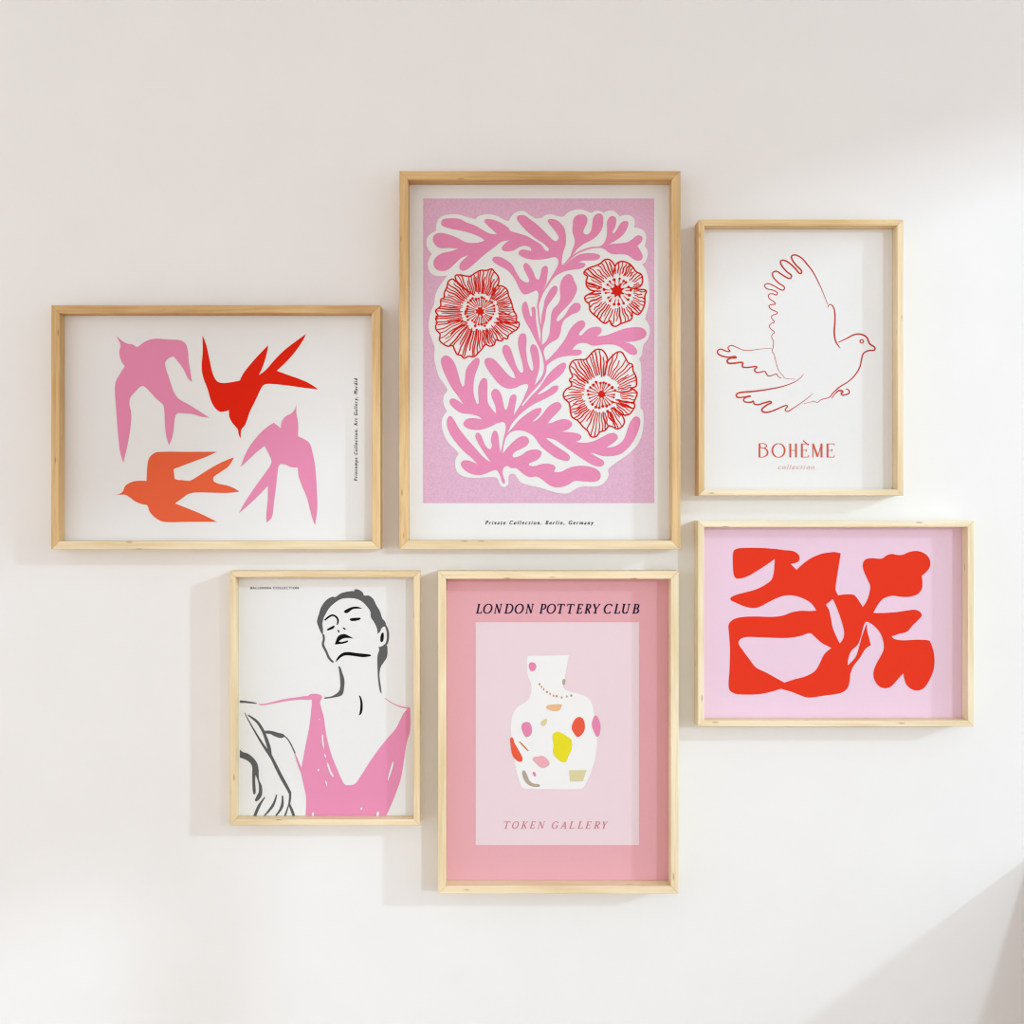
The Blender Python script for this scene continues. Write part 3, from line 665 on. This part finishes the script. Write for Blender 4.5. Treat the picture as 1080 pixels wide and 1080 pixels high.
# ================================================================== 5. red abstract
BG_E = mat_plain('lilac_pink_paper', (239, 209, 229), 0.95, 0.015, 700)
RED_E = mat_plain('vermilion_cutout_ink', (233, 56, 30), 0.95, 0.02, 700)
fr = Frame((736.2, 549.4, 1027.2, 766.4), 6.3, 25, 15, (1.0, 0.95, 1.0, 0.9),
           'landscape framed print of a red cut-out plant shape on lilac pink', BG_E)
TILES.update(p=(765, 570, 9), q=(870, 570, 9), r=(765, 640, 9), s=(870, 640, 9))
i = Ink(); i.fill('''@p 75 110, 95 85, 140 73, 300 70, 450 78, 560 92, 640 100, 690 130, 705 170, 685 205, 620 222c, 675 280c, 740 220, 820 165, 920 125, 1000 113,
@q 90 110, 150 122c, 130 250, 100 450, 105 480, 125 520c, 200 512, 270 515, 300 540, 360 632c, 400 570, 425 490, 430 430, 405 370, 370 290, 360 230, 380 185, 430 168, 540 172, 590 140, 640 128, 690 138, 740 135, 800 110, 870 100, 940 120,
990 170, 1000 230, 980 280, 920 335c, 925 400, 920 460, 880 510, 800 535, 720 535, 640 525, 560 550, 510 600, 458 688c, 560 688, 680 680, 780 665, 860 658, 905 680, 918 715, 890 750,
@s 830 180, 780 235, 700 258, 632 282c, 660 305, 740 318, 860 312, 960 315, 995 322c, 1025 400, 1040 500, 1030 600, 990 700, 940 770, 880 795, 820 780, 770 730, 745 630c, 690 690, 630 755, 570 773, 510 750, 470 690, 462 620, 490 540, 540 450,
560 390, 550 310, 520 240, 460 175, 405 143, 385 147, 365 190, 340 290, 310 360, 250 420, 225 480, 215 557c, 290 480, 322 390, 352 280, 385 190, 398 155c, 402 230, 420 300, 435 365c, 385 400, 335 480, 270 565, 240 640c, 235 700, 215 770, 165 812,
80 832, 0 842, @r 800 862, 740 850, 640 810, 525 778c, 440 805, 330 828, 180 833, 80 820, 35 775, 40 600, 45 400, 35 250, 30 180, 50 140, 100 110, 180 95, 300 92, 440 95, 540 85, 640 50, 720 38, 800 40, 865 36c,
@p 820 600, 750 555, 670 528, 600 520, 520 535, 420 580, 320 632, 260 642, 180 625, 100 590, 48 558, 80 525, 180 495, 290 465, 380 420, 440 370, 460 300, 470 175c, 400 225, 300 290, 200 345, 110 362, 82 330, 72 220''',
 ['@r 125 345, 145 305, 200 287, 350 290, 500 295, 620 293, 720 275, 805 250, 850 285, 920 345, 1008 390c, 940 450, 900 530, 850 610, 760 660, 650 690, 560 720c, 480 675, 380 620, 290 575, 230 500, 160 405',
  '@q 10 610c, 75 555c, 110 630, 150 740, 178 840, @s 183 260, 170 310, 140 348c, 110 285, 75 200, 55 100, 38 30'])
fr.put(i, 'printed_cutout', RED_E, 1)

# ================================================================== 6. dove
RED_F = mat_plain('brick_red_line_ink', (198, 66, 54))
CORAL = mat_plain('coral_lettering_ink', (214, 92, 70))
BLUSH = mat_plain('blush_lettering_ink', (226, 168, 156))
fr = Frame((736.8, 231.6, 952.9, 522.6), 6.2, 25, 15, (0.55, 0.5, 0.85, 0.95),  # right and bottom rails painted paler where the sun falls
           'portrait framed print of a red single-line dove, at the upper right', PAPER)
TILES.update(u=(750, 260, 9), x=(830, 300, 8.31), w=(750, 350, 10.8))
i = Ink()
i.stroke('''@u 900 155, 860 110, 800 80, 765 90, 770 125, 810 180, 855 225, 858 250, 840 255, 800 210, 740 155, 690 130, 660 140, 670 180, 720 240, 762 275, 755 300, 725 298, 670 265, 620 235, 585 250, 590 290, 640 345, 695 385, 690 410, 660 410,
600 375, 540 352, 508 370, 530 400, 590 415, 630 440, 620 460, 580 448, 548 458, 550 490, 590 520, 610 545, 580 550, 550 565, 570 595, 630 625, 620 640, 580 655, 575 680, 600 715, 575 730, 552 755, 570 785, 600 815, 580 835, 575 860, 592 900,
588 960, 578 990, 600 1030, @w 735 330, 770 440, 820 500, 850 530, 960 538''', [1.5, 1.7, 1.7, 1.6, 1.3, 1.1, 1.0, 0.8, 0.6, 0.45])
i.stroke('@x 165 -190, 225 -115, 285 0, 320 80, 358 178', [1.6, 1.3, 1.0, 0.7, 0.45])
i.stroke('@x 358 200, 378 175, 405 195, 420 250, 420 330, 415 430, 430 505, 468 558', [0.7, 1.2, 1.5, 1.6, 1.7, 1.7, 1.5, 0.7])
i.stroke('@x 450 508, 520 475, 590 440, 650 437, 700 465, 725 520, 770 553, 765 575, 715 580, 670 605, 655 650, 640 720, 600 790, 540 850, 460 900, 405 950, 370 990, 300 1010, 265 1035, 240 1025, 150 1045', [0.8, 1.5, 1.7, 1.7, 1.6, 1.4, 1.4, 1.2, 1.4, 0.9, 0.6, 0.4])
i.stroke('@x 655 484, 668 490, 670 503, 660 514, 646 510, 641 498, 646 487', [1.0, 1.2], closed=True)
i.stroke('@x 392 998, 430 950, 460 930, 490 940, 475 955, 490 970, 520 965, 545 950, 540 925, 515 915', [0.7, 1.0, 1.8, 1.7, 1.4, 1.4, 0.9])
i.stroke('''@w 690 188, 590 192, 450 210, 370 208, 290 175, 235 155, 195 175, 200 200, 215 220, 180 222, 110 197, 75 215, 80 250, 140 280, 210 290, 285 288, 220 300, 185 325, 195 355, 260 358, 340 348, 362 355, 355 390, 380 405, 450 402, 520 398,
495 430, 510 458, 550 462, 610 450, 630 475, 650 500, 700 495, 745 480, 765 510, 800 525''', [0.4, 0.6, 0.8, 1.2, 1.5, 1.7, 1.8, 1.6, 1.4, 1.1, 0.6])
i.stroke('''@w 1055 480, 1000 540, 920 585, 800 625, 650 655, 480 678, 330 692, 288 715, 300 745, 380 742, 450 732, 400 745, 370 775, 395 800, 460 800, 480 790, 490 820, 540 828, 620 805, 685 800, 640 830, 580 880, 590 910, 650 915, 740 885,
850 838, 870 850, 845 885, 865 908, 920 880, 1080 770, 1160 700''', [0.5, 0.9, 1.3, 1.6, 1.8, 1.4, 1.4, 1.6, 1.7, 1.7, 1.5, 1.1, 0.7, 0.4])
fr.put(i, 'printed_dove', RED_F, 1)
i = Ink()
def Bx(v): return 790 + v / 10.8
def By(v): return 455 + v / 10.8
def seg(pts, w): i.stroke([(Bx(a), By(b), True) for a, b in pts], [w], sub=1)
K, N_ = 2.0, 0.75
def oval(cx, cy, rx, ry, a0, a1, pen): i.stroke([(Bx(cx + rx * math.cos(math.radians(a0 + (a1 - a0) * k / 18))), By(cy - ry * math.sin(math.radians(a0 + (a1 - a0) * k / 18)))) for k in range(19)], [1], sub=2, pen=pen)
seg([(119, 138), (119, 296)], K); oval(140, 240, 72, 54, 75, -90, (N_, 1.9)); seg([(119, 294), (142, 294)], N_); oval(150, 166, 50, 28, 130, -60, (N_, 1.2)); seg([(112, 140), (160, 138)], N_); seg([(128, 170), (140, 190), (168, 186)], N_)
oval(336, 217, 70, 78, 90, 450, (N_, 1.9))
seg([(470, 138), (470, 296)], K); seg([(535, 138), (535, 296)], K); seg([(470, 216), (535, 216)], N_)
for ex in (602, 894):
    seg([(ex, 138), (ex, 296)], K); seg([(ex - 8, 142), (ex + 76, 142)], N_); seg([(ex + 74, 138), (ex + 76, 160)], N_); seg([(ex, 215), (ex + 52, 215)], N_); seg([(ex + 50, 202), (ex + 50, 230)], 0.9); seg([(ex - 8, 293), (ex + 76, 293)], N_); seg([(ex + 76, 294), (ex + 78, 268)], N_)
seg([(615, 102), (676, 158)], 1.1)
seg([(728, 138), (728, 296)], 1.0); seg([(728, 138), (782, 290)], 1.9); seg([(782, 290), (826, 138)], 0.9); seg([(826, 138), (826, 296)], K)
fr.put(i, 'printed_title', CORAL, 1)
fr.cap('printed_caption', 'collection', 820.6, 859, 494.9, 489.8, BLUSH, shear=0.3, track=1.25)

# ------------------------------------------------------------------ unseen slant-top bureau shape, added to cast the lower right wall shade
SHADE_BUREAU = mat_wood((78, 52, 33), (98, 68, 44), 'brown_shade_bureau_wood')
e = bpy.data.objects.new('added_shade_bureau', None); COL.objects.link(e)
bx, bz = to_x(1087), to_z(903)
e.location = (bx, 0, 0)
e['label'] = 'brown slant-top bureau shape out of view, added to shade the lower right wall'; e['category'] = 'desk'
def prism(name, plan, z0, ztop, m):
    """plan: (x, y) corners; ztop(x, y) gives the height of the lid over each corner"""
    b = bmesh.new()
    lo = [b.verts.new((x, y, z0)) for x, y in plan]; hi = [b.verts.new((x, y, ztop(x, y))) for x, y in plan]
    n = len(plan); b.faces.new(lo[::-1]); b.faces.new(hi)
    for k in range(n): b.faces.new((lo[k], lo[(k + 1) % n], hi[(k + 1) % n], hi[k]))
    bmesh.ops.recalc_face_normals(b, faces=b.faces)
    return bm_obj(name, b, m, e)
slope = lambda x, y: bz + 0.42 * y
plan = [(0, -0.002), (0.35, -0.70), (0.80, -0.70), (0.95, -0.002)]  # outline and slope chosen for the shadow edges they throw
prism('bureau_body', plan, 0.12, lambda x, y: slope(x, y) - 0.02, SHADE_BUREAU)
prism('slanted_lid', plan, bz - 0.32, slope, SHADE_BUREAU)
for x, y in ((0.05, -0.04), (0.36, -0.66), (0.74, -0.66), (0.85, -0.04)):
    prism('leg', [(x, y), (x, y - 0.03), (x + 0.04, y - 0.03), (x + 0.04, y)], 0, lambda a, b: 0.12, SHADE_BUREAU)
